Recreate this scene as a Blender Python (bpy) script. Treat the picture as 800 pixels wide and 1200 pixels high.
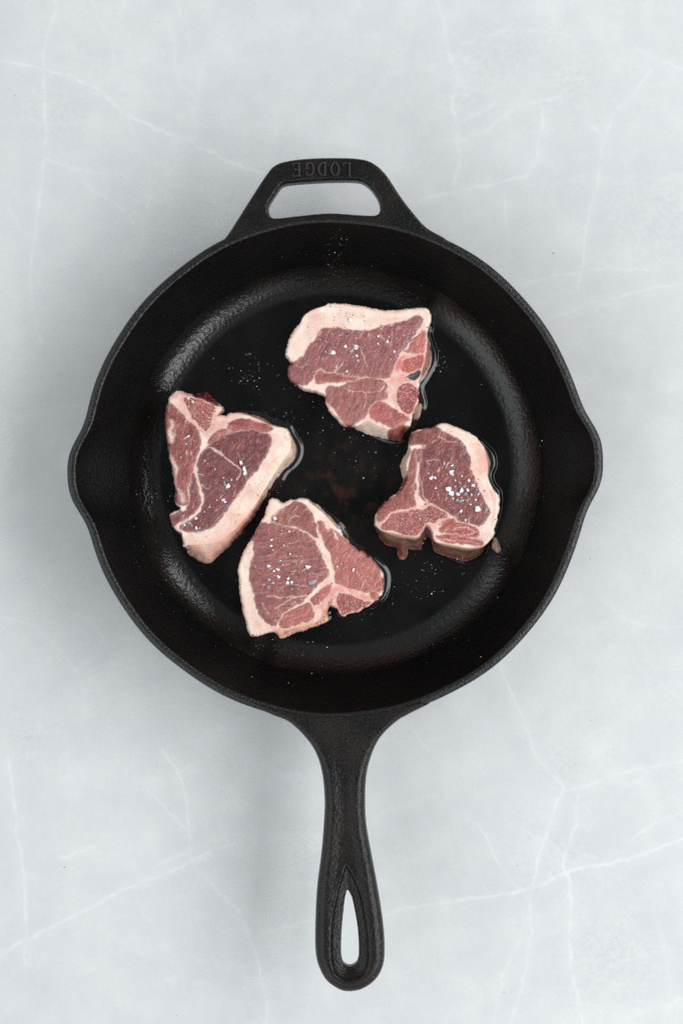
import bpy, bmesh, math, random
import numpy as np
from mathutils import Vector, Matrix

for o in list(bpy.data.objects):
    bpy.data.objects.remove(o)
SC = bpy.context.scene
COL = SC.collection
random.seed(7)

# ------------------------------------------------------------------ camera
S0, H = 0.475e-3, 0.95            # metres per photo pixel on the table top, camera height
cd = bpy.data.cameras.new('camera')
cd.sensor_fit = 'VERTICAL'
cd.sensor_height = 36.0
cd.lens = 36.0 * H / (1200 * S0)
cd.clip_start, cd.clip_end = 0.02, 50
cam = bpy.data.objects.new('camera', cd)
cam.location = (0, 0, H)
COL.objects.link(cam)
SC.camera = cam

# ------------------------------------------------------------------ light
w = bpy.data.worlds.new('World')
SC.world = w
w.use_nodes = True
bg = w.node_tree.nodes['Background']
bg.inputs[0].default_value = (0.93, 0.97, 1.0, 1)
bg.inputs[1].default_value = 0.35

def area(name, az, zen, dist, size, power, colour):
    l = bpy.data.lights.new(name, 'AREA')
    l.shape = 'RECTANGLE'
    l.size, l.size_y = size
    l.energy = power
    l.color = colour
    o = bpy.data.objects.new(name, l)
    a, z = math.radians(az), math.radians(zen)
    d = Vector((math.sin(z) * math.cos(a), math.sin(z) * math.sin(a), math.cos(z)))
    o.location = d * dist
    o.rotation_euler = (-d).to_track_quat('-Z', 'Y').to_euler()
    COL.objects.link(o)
    return o
area('window_light', -3, 50, 2.2, (3.4, 1.15), 62.0, (0.97, 0.985, 1.0))
area('fill_light', 194, 52, 2.9, (5.2, 2.8), 58.0, (0.93, 0.97, 1.0))
area('fill_light', -100, 56, 2.6, (3.0, 1.4), 9.0, (0.96, 0.98, 1.0))

SC.view_settings.view_transform = 'Standard'
SC.view_settings.look = 'None'
SC.view_settings.exposure = 0.0
SC.view_settings.gamma = 1.0
SC.view_settings.use_curve_mapping = False
SC.render.engine = 'CYCLES'
SC.cycles.use_denoising = False
SC.cycles.sample_clamp_indirect = 3.0
SC.cycles.sample_clamp_direct = 12.0
SC.cycles.max_bounces = 8

# ------------------------------------------------------------------ helpers
def lin(c):
    c = np.asarray(c, float) / 255.0
    return np.where(c <= 0.04045, c / 12.92, ((c + 0.055) / 1.055) ** 2.4)

def P(px, py, z):
    k = S0 * (H - z) / H
    return ((px - 400) * k, (600 - py) * k, z)

def sm(a, b, x):
    t = np.clip((x - a) / (b - a), 0, 1)
    return t * t * (3 - 2 * t)

def _hash(ix, iy, seed):
    h = (ix.astype(np.int64) * 374761393 + iy.astype(np.int64) * 668265263 + seed * 974634541) & 0xFFFFFFFF
    h = ((h ^ (h >> 13)) * 1274126177) & 0xFFFFFFFF
    h = h ^ (h >> 16)
    return (h & 0xFFFFFF) / float(0xFFFFFF)

def noise(x, y, seed=0):
    ix, iy = np.floor(x), np.floor(y)
    fx, fy = x - ix, y - iy
    fx = fx * fx * (3 - 2 * fx); fy = fy * fy * (3 - 2 * fy)
    a = _hash(ix, iy, seed); b = _hash(ix + 1, iy, seed)
    c = _hash(ix, iy + 1, seed); d = _hash(ix + 1, iy + 1, seed)
    return (a + (b - a) * fx + (c - a) * fy + (a - b - c + d) * fx * fy) * 2 - 1

def fbm(x, y, seed=0, n=3):
    s, amp, t = 0, 1.0, 0
    for k in range(n):
        s = s + noise(x * 2 ** k, y * 2 ** k, seed + k * 17) * amp
        t += amp; amp *= 0.55
    return s / t

def catmull(pts, n=3, closed=True):
    p = np.asarray(pts, float)
    if closed:
        p0, p1, p2, p3 = np.roll(p, 1, 0), p, np.roll(p, -1, 0), np.roll(p, -2, 0)
    else:
        q = np.vstack([2 * p[0] - p[1], p, 2 * p[-1] - p[-2]])
        p0, p1, p2, p3 = q[:-3], q[1:-2], q[2:-1], q[3:]
    out = []
    for k in range(n):
        t = k / n
        out.append(0.5 * (2 * p1 + (p2 - p0) * t + (2 * p0 - 5 * p1 + 4 * p2 - p3) * t * t + (3 * p1 - p0 - 3 * p2 + p3) * t ** 3))
    r = np.stack(out, 1).reshape(-1, 2)
    return r if closed else np.vstack([r, p[-1:]])

def seg_dist(X, Y, A, B):
    X, Y, A, B = (np.asarray(k, np.float32) for k in (X, Y, A, B))
    out = np.empty(X.shape)
    for s in range(0, len(X), 8000):
        x = X[s:s + 8000, None]; y = Y[s:s + 8000, None]
        dx, dy = (B - A)[:, 0][None], (B - A)[:, 1][None]
        t = np.clip(((x - A[:, 0]) * dx + (y - A[:, 1]) * dy) / np.maximum(dx * dx + dy * dy, 1e-12), 0, 1)
        d2 = (x - A[:, 0] - t * dx) ** 2 + (y - A[:, 1] - t * dy) ** 2
        out[s:s + 8000] = np.sqrt(d2.min(1))
    return out

def sdf(X, Y, poly, margin=1e9):
    """signed distance, negative inside"""
    out = np.full(X.shape, float(min(margin, 1e6)))
    lo, hi = poly.min(0) - margin, poly.max(0) + margin
    k = np.where((X > lo[0]) & (X < hi[0]) & (Y > lo[1]) & (Y < hi[1]))[0]
    if len(k) == 0:
        return out
    x, y = X[k], Y[k]
    A, B = poly, np.roll(poly, -1, 0)
    d = seg_dist(x, y, A, B)
    inside = np.zeros(len(k), bool)
    for a, b in zip(A, B):
        if a[1] == b[1]:
            continue
        c = (a[1] > y) != (b[1] > y)
        inside ^= c & (x < (b[0] - a[0]) * (y - a[1]) / (b[1] - a[1]) + a[0])
    out[k] = np.where(inside, -d, d)
    return out

def line_dist(X, Y, pts, margin=12, n=5):
    out = np.full(X.shape, float(margin))
    p = catmull(pts, n, False)
    lo, hi = p.min(0) - margin, p.max(0) + margin
    k = np.where((X > lo[0]) & (X < hi[0]) & (Y > lo[1]) & (Y < hi[1]))[0]
    if len(k):
        out[k] = np.minimum(margin, seg_dist(X[k], Y[k], p[:-1], p[1:]))
    return out

def grid_domain(fn, x0, y0, x1, y1, sp):
    """quad grid clipped to fn<0 with its border snapped to fn=0 (photo pixel space)"""
    nx, ny = int((x1 - x0) / sp) + 2, int((y1 - y0) / sp) + 2
    gx, gy = np.meshgrid(x0 + np.arange(nx) * sp, y0 + np.arange(ny) * sp)
    f = fn(gx.ravel(), gy.ravel()).reshape(gx.shape)
    c = (f[:-1, :-1] + f[1:, :-1] + f[:-1, 1:] + f[1:, 1:]) / 4 < 0
    j, i = np.where(c)
    q = np.stack([j * nx + i, (j + 1) * nx + i, (j + 1) * nx + i + 1, j * nx + i + 1], 1)
    u, inv = np.unique(q, return_inverse=True)
    q = inv.reshape(-1, 4)
    X, Y = gx.ravel()[u].copy(), gy.ravel()[u].copy()
    e = np.concatenate([q[:, [k, (k + 1) % 4]] for k in range(4)])
    key = {}
    code = e[:, 0].astype(np.int64) * len(u) + e[:, 1]
    rev = e[:, 1].astype(np.int64) * len(u) + e[:, 0]
    border = e[~np.isin(code, rev)]
    bv = np.unique(border)
    h = 0.05
    for _ in range(3):
        x, y = X[bv], Y[bv]
        d = fn(x, y)
        gxx = (fn(x + h, y) - fn(x - h, y)) / (2 * h); gyy = (fn(x, y + h) - fn(x, y - h)) / (2 * h)
        g = np.maximum(gxx ** 2 + gyy ** 2, 0.25)
        step = np.clip(d / g, -sp, sp)
        X[bv] -= step * gxx; Y[bv] -= step * gyy
    return X, Y, q, border, bv

def vnormals(V, Q):
    a, b = V[Q[:, 2]] - V[Q[:, 0]], V[Q[:, 3]] - V[Q[:, 1]]
    n = np.cross(a, b)
    N = np.zeros_like(V)
    for k in range(4):
        np.add.at(N, Q[:, k], n)
    return N / np.maximum(np.linalg.norm(N, axis=1, keepdims=True), 1e-20)

def mesh_obj(name, V, Q, mat, parent=None, normals=None, col=None, loc=(0, 0, 0), attrs=None):
    V = np.asarray(V, float); Q = np.asarray(Q)
    u, inv = np.unique(Q, return_inverse=True)
    q = inv.reshape(Q.shape)
    v = V[u] - np.asarray(loc)
    m = bpy.data.meshes.new(name)
    m.vertices.add(len(v)); m.vertices.foreach_set('co', v.astype(np.float32).ravel())
    m.loops.add(q.size); m.loops.foreach_set('vertex_index', q.astype(np.int32).ravel())
    m.polygons.add(len(q))
    m.polygons.foreach_set('loop_start', (np.arange(len(q)) * q.shape[1]).astype(np.int32))
    m.polygons.foreach_set('loop_total', np.full(len(q), q.shape[1], np.int32))
    m.update(calc_edges=True)
    m.polygons.foreach_set('use_smooth', np.ones(len(q), bool))
    if col is not None:
        a = m.attributes.new('tint', 'FLOAT_COLOR', 'POINT')
        c = np.ones((len(u), 4), np.float32); c[:, :3] = col[u]
        a.data.foreach_set('color', c.ravel())
    for k, arr in (attrs or {}).items():
        a = m.attributes.new(k, 'FLOAT', 'POINT')
        a.data.foreach_set('value', arr[u].astype(np.float32))
    if normals is not None:
        m.normals_split_custom_set_from_vertices(normals[u].tolist())
    m.materials.append(mat)
    o = bpy.data.objects.new(name, m)
    COL.objects.link(o)
    if parent:
        o.parent = parent
    else:
        o.location = loc
    return o

def tag(o, label=None, cat=None, group=None, kind=None):
    for k, v in (('label', label), ('category', cat), ('group', group), ('kind', kind)):
        if v: o[k] = v
    return o

def empty(name, loc):
    o = bpy.data.objects.new(name, None)
    o.empty_display_size = 0.02
    o.location = loc
    COL.objects.link(o)
    return o

# ------------------------------------------------------------------ materials
FLOOR_Z = 0.006                                 # inner floor of the pan
class NT:
    def __init__(s, name):
        s.m = bpy.data.materials.new(name); s.m.use_nodes = True
        s.t = s.m.node_tree; s.b = s.t.nodes['Principled BSDF']
    def n(s, typ, **kw):
        x = s.t.nodes.new(typ)
        for k, v in kw.items():
            if k.startswith('i_'):
                x.inputs[k[2:].replace('_', ' ')].default_value = v
            else:
                setattr(x, k, v)
        return x
    def l(s, a, b): s.t.links.new(a, b)
    def noise(s, scale, detail=3, rough=0.55, vec=None):
        x = s.n('ShaderNodeTexNoise'); x.inputs['Scale'].default_value = scale
        x.inputs['Detail'].default_value = detail; x.inputs['Roughness'].default_value = rough
        s.l(vec if vec is not None else s.co(), x.inputs['Vector']); return x
    def co(s):
        if not hasattr(s, '_c'):
            g = s.n('ShaderNodeNewGeometry'); s._c = g.outputs['Position']
        return s._c
    def ramp(s, fac, stops):
        r = s.n('ShaderNodeValToRGB'); e = r.color_ramp.elements
        while len(e) < len(stops): e.new(0.5)
        for k, (p, c) in enumerate(stops):
            e[k].position = p
            e[k].color = tuple(c) + (1,) if len(c) == 3 else c
        s.l(fac, r.inputs[0]); return r.outputs[0]
    def math(s, op, a, b=None, clamp=False):
        x = s.n('ShaderNodeMath', operation=op, use_clamp=clamp)
        for k, v in enumerate((a, b)):
            if v is None: continue
            if isinstance(v, (int, float)): x.inputs[k].default_value = v
            else: s.l(v, x.inputs[k])
        return x.outputs[0]
    def mix(s, fac, a, b, mode='MIX'):
        x = s.n('ShaderNodeMix', data_type='RGBA', blend_type=mode)
        for sock, v in ((x.inputs[0], fac), (x.inputs[6], a), (x.inputs[7], b)):
            if isinstance(v, (int, float)): sock.default_value = v
            elif isinstance(v, (tuple, list, np.ndarray)): sock.default_value = tuple(v) + (1,) if len(v) == 3 else tuple(v)
            else: s.l(v, sock)
        return x.outputs[2]
    def bump(s, h, dist, strength=1.0, prev=None):
        x = s.n('ShaderNodeBump'); x.inputs['Distance'].default_value = dist; x.inputs['Strength'].default_value = strength
        s.l(h, x.inputs['Height'])
        if prev is not None: s.l(prev, x.inputs['Normal'])
        return x.outputs[0]

def mat_table():
    t = NT('pale_stone')
    at = t.n('ShaderNodeAttribute', attribute_name='vein').outputs['Fac']
    dk = t.n('ShaderNodeAttribute', attribute_name='patch').outputs['Fac']
    n1 = t.noise(9, 5, 0.6).outputs[0]
    n2 = t.noise(45, 6, 0.65).outputs[0]
    n3 = t.noise(420, 4, 0.7).outputs[0]
    f = t.math('ADD', t.math('MULTIPLY', n1, 0.55), t.math('MULTIPLY', n2, 0.45))
    c = t.ramp(f, [(0.38, (0.575, 0.592, 0.597)), (0.5, (0.612, 0.627, 0.630)), (0.62, (0.655, 0.667, 0.667))])
    c = t.mix(t.ramp(n3, [(0.35, (0.16,) * 3), (0.62, (0,) * 3)]), c, (0.47, 0.50, 0.51))
    pm = t.math('MULTIPLY', dk, t.ramp(t.noise(330, 6, 0.75).outputs[0], [(0.46, (0,) * 3), (0.56, (1,) * 3)]))
    c = t.mix(pm, c, (0.47, 0.49, 0.49))
    vm = t.math('MULTIPLY', at, t.math('ADD', 0.45, t.math('MULTIPLY', n2, 1.1)), clamp=True)
    c = t.mix(vm, c, (0.765, 0.78, 0.785))
    t.l(c, t.b.inputs['Base Color'])
    t.b.inputs['Roughness'].default_value = 0.62
    t.b.inputs['Specular IOR Level'].default_value = 0.3
    t.l(t.bump(n3, 0.0001, 0.25), t.b.inputs['Normal'])
    return t.m

def mat_iron(name, oily, grain, rough, depth, spec, base=1.0, brown=0.0):
    t = NT(name)
    n1 = t.noise(1900 * grain, 3, 0.6).outputs[0]
    n2 = t.noise(820 * grain, 2, 0.5).outputs[0]
    n3 = t.noise(38, 4, 0.6).outputs[0]
    c = t.ramp(n3, [(0.38, (0.0030 * base, 0.0030 * base, 0.0031 * base)), (0.66, (0.0046 * base + 0.009 * brown, 0.0042 * base + 0.0045 * brown, 0.0040 * base + 0.002 * brown))])
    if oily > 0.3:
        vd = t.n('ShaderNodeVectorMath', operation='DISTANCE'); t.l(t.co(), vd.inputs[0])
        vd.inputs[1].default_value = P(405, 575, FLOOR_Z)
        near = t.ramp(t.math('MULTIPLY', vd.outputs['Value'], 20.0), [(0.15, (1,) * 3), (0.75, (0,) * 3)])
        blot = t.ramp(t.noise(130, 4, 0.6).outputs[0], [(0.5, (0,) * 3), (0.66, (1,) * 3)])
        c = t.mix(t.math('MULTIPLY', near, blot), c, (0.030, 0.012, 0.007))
    t.l(c, t.b.inputs['Base Color'])
    r = t.ramp(t.math('ADD', t.math('MULTIPLY', n3, 0.6), t.math('MULTIPLY', n1, 0.4)), [(0.35, (rough * 0.8,) * 3), (0.68, (rough * 1.25,) * 3)])
    t.l(r, t.b.inputs['Roughness'])
    t.b.inputs['Specular IOR Level'].default_value = spec
    b = t.bump(n2, 0.0009 * depth, 0.8)
    b = t.bump(n1, 0.0003 * depth, 0.8, b)
    t.l(b, t.b.inputs['Normal'])
    if oily:
        cw = t.ramp(t.noise(34, 4, 0.6).outputs[0], [(0.40, (oily * 0.45,) * 3), (0.58, (oily,) * 3)])
        if oily > 0.3:                       # oil run together in the curve between floor and wall
            dd = t.n('ShaderNodeVectorMath', operation='DISTANCE'); t.l(t.co(), dd.inputs[0])
            dd.inputs[1].default_value = P(392.9, 550.4, FLOOR_Z)
            cw = t.mix(t.ramp(t.math('MULTIPLY', dd.outputs['Value'], 5.0), [(0.480, (0,) * 3), (0.492, (1,) * 3)]), cw, (1.0, 1.0, 1.0))
        t.l(cw, t.b.inputs['Coat Weight'])
        t.b.inputs['Coat Roughness'].default_value = 0.075
        t.b.inputs['Coat IOR'].default_value = 1.5
        n4 = t.noise(480, 3, 0.55).outputs[0]
        t.l(t.bump(n4, 0.0009, 0.55), t.b.inputs['Coat Normal'])
    return t.m

def mat_flesh(name, rough, sss, spec, bumpd, grain, speck):
    t = NT(name)
    a = t.n('ShaderNodeAttribute', attribute_name='tint').outputs['Color']
    n1 = t.noise(1500 * grain, 3, 0.6).outputs[0]
    n2 = t.noise(420 * grain, 3, 0.6).outputs[0]
    c = t.mix(t.ramp(n1, [(0.3, (0.0,) * 3), (0.7, (1.0,) * 3)]), t.mix(1.0, a, tuple(1 - speck * k for k in (0.15, 0.19, 0.19)), 'MULTIPLY'), t.mix(1.0, a, tuple(1 + speck * k for k in (0.15, 0.15, 0.15)), 'MULTIPLY'))
    t.l(c, t.b.inputs['Base Color'])
    t.l(t.ramp(n2, [(0.3, (rough * 0.72,) * 3), (0.7, (rough * 1.2,) * 3)]), t.b.inputs['Roughness'])
    t.b.inputs['Specular IOR Level'].default_value = spec
    t.b.inputs['Subsurface Weight'].default_value = sss
    t.b.inputs['Subsurface Radius'].default_value = (1.0, 0.35, 0.25)
    t.b.inputs['Subsurface Scale'].default_value = 0.0016
    b = t.bump(n2, 0.0010 * bumpd, 0.6)
    b = t.bump(n1, 0.0004 * bumpd, 0.6, b)
    t.l(b, t.b.inputs['Normal'])
    t.b.inputs['Coat Weight'].default_value = 0.35
    t.b.inputs['Coat Roughness'].default_value = 0.12
    t.l(b, t.b.inputs['Coat Normal'])
    return t.m

def mat_simple(name, col, rough=0.5, **kw):
    t = NT(name)
    n = t.noise(1800, 2).outputs[0]
    c = np.asarray(col)
    t.l(t.mix(t.ramp(n, [(0.35, (0,) * 3), (0.65, (1,) * 3)]), tuple(c * 0.8), tuple(np.minimum(1, c * 1.15))), t.b.inputs['Base Color'])
    t.b.inputs['Roughness'].default_value = rough
    for k, v in kw.items():
        t.b.inputs[k.replace('_', ' ')].default_value = v
    return t.m

M_TABLE = mat_table()
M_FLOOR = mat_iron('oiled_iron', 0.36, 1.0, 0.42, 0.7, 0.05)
M_WALL = mat_iron('seasoned_iron', 0.09, 1.0, 0.32, 1.0, 0.10)
M_RIM = mat_iron('bare_iron', 0.0, 1.0, 0.23, 0.6, 0.48)
M_LETTER = mat_iron('highlit_iron', 0.0, 1.5, 0.26, 0.25, 0.8, 9.0)  # paler base colour paints in the highlights that pick out the raised letters
M_HANDLE = mat_iron('handle_iron', 0.0, 0.95, 0.26, 0.55, 0.33, 0.8, 0.9)
M_MEAT = mat_flesh('raw_meat', 0.29, 0.06, 0.58, 1.15, 1.0, 0.6)
M_FAT = mat_flesh('raw_fat', 0.38, 0.12, 0.42, 0.35, 0.6, 0.3)
M_BONE = mat_flesh('cut_bone', 0.42, 0.06, 0.45, 1.3, 1.1, 1.0)
M_SALT = mat_simple('salt', (0.88, 0.86, 0.85), 0.26, Subsurface_Weight=0.3, Subsurface_Scale=0.001)
M_SALT2 = mat_simple('clear_salt', (0.90, 0.90, 0.90), 0.12, Transmission_Weight=0.75, IOR=1.54)
M_GOLD = mat_simple('golden_spice', (0.72, 0.42, 0.09), 0.4)
M_PEPPER = mat_simple('black_pepper', (0.03, 0.02, 0.015), 0.6)
M_RUST = mat_simple('brown_spice', (0.26, 0.16, 0.10), 0.5)
M_OIL = mat_simple('meat_juice', (0.010, 0.008, 0.007), 0.05, IOR=1.5)
M_SCRAP = mat_simple('pale_scrap', (0.50, 0.36, 0.26), 0.35, Subsurface_Weight=0.2, Subsurface_Scale=0.001)

# ------------------------------------------------------------------ table top
def make_table():
    def axis(lo, hi, sp, far):
        a = np.arange(lo, hi + sp / 2, sp)
        ext = np.array([6, 14, 30, 60, 120, 220, 340, 480])
        ext = ext[ext < far]
        return np.concatenate([(lo - ext)[::-1], a, hi + ext])
    ax, ay = axis(-10, 810, 1.7, 500), axis(-10, 1210, 1.7, 500)
    gx, gy = np.meshgrid(ax, ay)
    X, Y = gx.ravel(), gy.ravel()
    wx = X + 3.5 * fbm(X / 28, Y / 28, 3) + 1.4 * noise(X / 7, Y / 7, 5)
    wy = Y + 3.5 * fbm(X / 28, Y / 28, 9) + 1.4 * noise(X / 7, Y / 7, 6)
    veins = [  # (points, half width px, strength)
        ([(70, -90), (67, 0), (60, 30), (52, 78), (55, 140), (51, 185), (46, 235), (38, 300), (36, 350), (50, 400)], 3.0, 0.55),
        ([(-90, 55), (0, 70), (50, 80), (90, 95), (117, 107), (145, 132), (170, 145), (230, 170), (270, 190), (310, 203)], 3.0, 0.6),
        ([(120, 105), (150, 140), (160, 165)], 5, 0.35), ([(55, 187), (90, 198), (145, 205)], 2.2, 0.5),
        ([(75, 188), (100, 215), (130, 235), (160, 260)], 2.2, 0.4), ([(105, 0), (122, 30), (132, 55), (132, 85)], 3, 0.35),
        ([(175, 230), (160, 300)], 2.5, 0.35), ([(240, 70), (230, 125), (228, 170)], 4, 0.3), ([(25, 140), (145, 148)], 4, 0.25),
        ([(500, -80), (512, 0), (520, 25), (525, 60), (535, 95), (531, 130), (540, 175), (530, 215)], 5, 0.45),
        ([(480, 240), (490, 235), (530, 225), (575, 215), (615, 205), (630, 185), (630, 165), (636, 145), (635, 127)], 2.4, 0.6),
        ([(535, 165), (570, 150), (610, 125), (655, 115)], 3, 0.5), ([(535, 142), (570, 127), (580, 120)], 2, 0.45),
        ([(745, 55), (772, 72), (800, 82), (880, 110)], 2.2, 0.6),
        ([(772, 72), (745, 105), (720, 132), (707, 170), (700, 210), (690, 250), (682, 300), (675, 340)], 2.8, 0.55),
        ([(592, 225), (594, 300)], 2.5, 0.4), ([(685, 140), (707, 160)], 2, 0.4), ([(540, 50), (610, 35), (680, 45)], 3, 0.35),
        ([(10, 890), (17, 952), (28, 1009), (33, 1085), (30, 1130)], 3.2, 0.6),
        ([(-90, 1160), (0, 1118), (38, 1099), (85, 1073), (152, 1040), (200, 1021), (247, 1000), (280, 988)], 2.4, 0.75),
        ([(74, 1005), (112, 991)], 1.6, 0.8),
        ([(190, 878), (209, 905), (218, 942), (221, 980), (226, 1009), (247, 1037), (275, 1066), (290, 1094), (302, 1132), (311, 1170), (315, 1260)], 2.4, 0.6),
        ([(171, 926), (200, 952), (223, 980)], 2.2, 0.45), ([(185, 1014), (228, 995), (266, 980)], 3, 0.4),
        ([(304, 1094), (366, 1080)], 2, 0.35), ([(328, 1132), (370, 1113)], 3, 0.35), ([(209, 1052), (261, 1049)], 2, 0.3),
        ([(585, 780), (590, 794), (615, 849), (629, 886), (659, 923)], 2.2, 0.6),
        ([(659, 925), (684, 923), (730, 905), (800, 891), (890, 870)], 2.2, 0.55),
        ([(659, 925), (643, 970), (629, 1011), (620, 1057), (622, 1104), (601, 1192), (590, 1260)], 3.0, 0.6),
        ([(677, 933), (673, 974), (659, 1007), (668, 1039), (668, 1081), (668, 1122), (673, 1155), (682, 1200), (690, 1270)], 3.0, 0.75),
        ([(451, 1072), (499, 1060), (587, 1050), (633, 1037), (670, 1020), (730, 1007), (800, 983), (890, 955)], 3.0, 0.75),
        ([(735, 986), (772, 963), (800, 951), (860, 930)], 2.2, 0.5),
        ([(536, 951), (564, 974), (587, 1016), (615, 1053), (624, 1081)], 2.6, 0.45),
        ([(610, 1104), (587, 1150), (580, 1200), (570, 1260)], 2.4, 0.5), ([(478, 845), (504, 882)], 2.4, 0.35),
        ([(772, 1080), (786, 1159)], 4, 0.3), ([(735, 1192), (800, 1168)], 4, 0.35),
        ([(615, 333), (651, 323), (700, 315), (760, 318)], 2.2, 0.45), ([(641, 375), (667, 367), (700, 355), (800, 330)], 2.4, 0.45),
        ([(20, 490), (60, 481), (100, 477)], 2.0, 0.35), ([(715, 420), (740, 470), (770, 500), (830, 520)], 2.5, 0.3),
        ([(0, 720), (50, 740), (90, 790), (100, 840)], 3, 0.3), ([(700, 700), (740, 730), (800, 735)], 2.5, 0.3),
    ]
    rv = random.Random(12)
    for _ in range(46):
        x, y, a = rv.uniform(-40, 840), rv.uniform(-40, 1240), rv.uniform(0, 6.28)
        pts = [(x, y)]
        for k in range(rv.randint(3, 7)):
            a += rv.gauss(0, 0.35); l = rv.uniform(12, 34)
            x += l * math.cos(a); y += l * math.sin(a); pts.append((x, y))
        veins.append((pts, rv.uniform(0.8, 1.8), rv.uniform(0.15, 0.38)))
    v = np.zeros(len(X))
    for pts, hw, st in veins:
        d = line_dist(wx, wy, pts, 26)
        core = np.exp(-(d / (hw * 0.72)) ** 2)
        halo = np.exp(-(d / (hw * 3.6)) ** 2) * 0.28
        v = np.maximum(v, 0.62 * st * np.maximum(core * np.clip(1.0 + 0.5 * noise(X / 16, Y / 16, 31) + 0.25 * noise(X / 5, Y / 5, 32), 0.3, 1.3), halo))
    cloud = sm(0.05, 0.7, fbm(X / 90, Y / 90, 40, 6)) * 0.2 + sm(0.2, 0.8, fbm(X / 26, Y / 14, 44, 4)) * 0.12
    v = np.clip(v + cloud, 0, 1)
    patch = np.zeros(len(X))
    for cx, cy, r in ((552, 78, 38), (590, 60, 42), (670, 95, 34), (535, 110, 25), (640, 1010, 60), (660, 900, 30), (380, 1000, 50), (60, 130, 45), (720, 1120, 60), (770, 250, 60), (40, 860, 40)):
        patch = np.maximum(patch, 0.30 * np.exp(-(((X - cx) / r) ** 2 + ((Y - cy) / (r * 0.8)) ** 2) ** 1.2))
    ny, nx = gx.shape
    j, i = np.meshgrid(np.arange(ny - 1), np.arange(nx - 1), indexing='ij')
    j, i = j.ravel(), i.ravel()
    Q = np.stack([j * nx + i, (j + 1) * nx + i, (j + 1) * nx + i + 1, j * nx + i + 1], 1)
    V = np.stack([(X - 400) * S0, (600 - Y) * S0, np.zeros(len(X))], 1)
    o = mesh_obj('tabletop', V, Q, M_TABLE, attrs={'vein': v, 'patch': patch})
    tag(o, 'pale grey stone-look tabletop with faint white veins', kind='structure')
make_table()

# ------------------------------------------------------------------ skillet
RIM_Z = 0.0515
PC = P(392.5, 548.0, RIM_Z)                     # pan centre
KR = S0 * (H - RIM_Z) / H                       # metres per pixel at rim height
PAN_ROT = math.radians(1.7)
R_OUT, R_IN = 298.0 * KR, 288.0 * KR
pan = empty('skillet', (PC[0], PC[1], 0))
tag(pan, 'black cast iron skillet with long handle and helper handle holding four raw chops', 'skillet')

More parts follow.
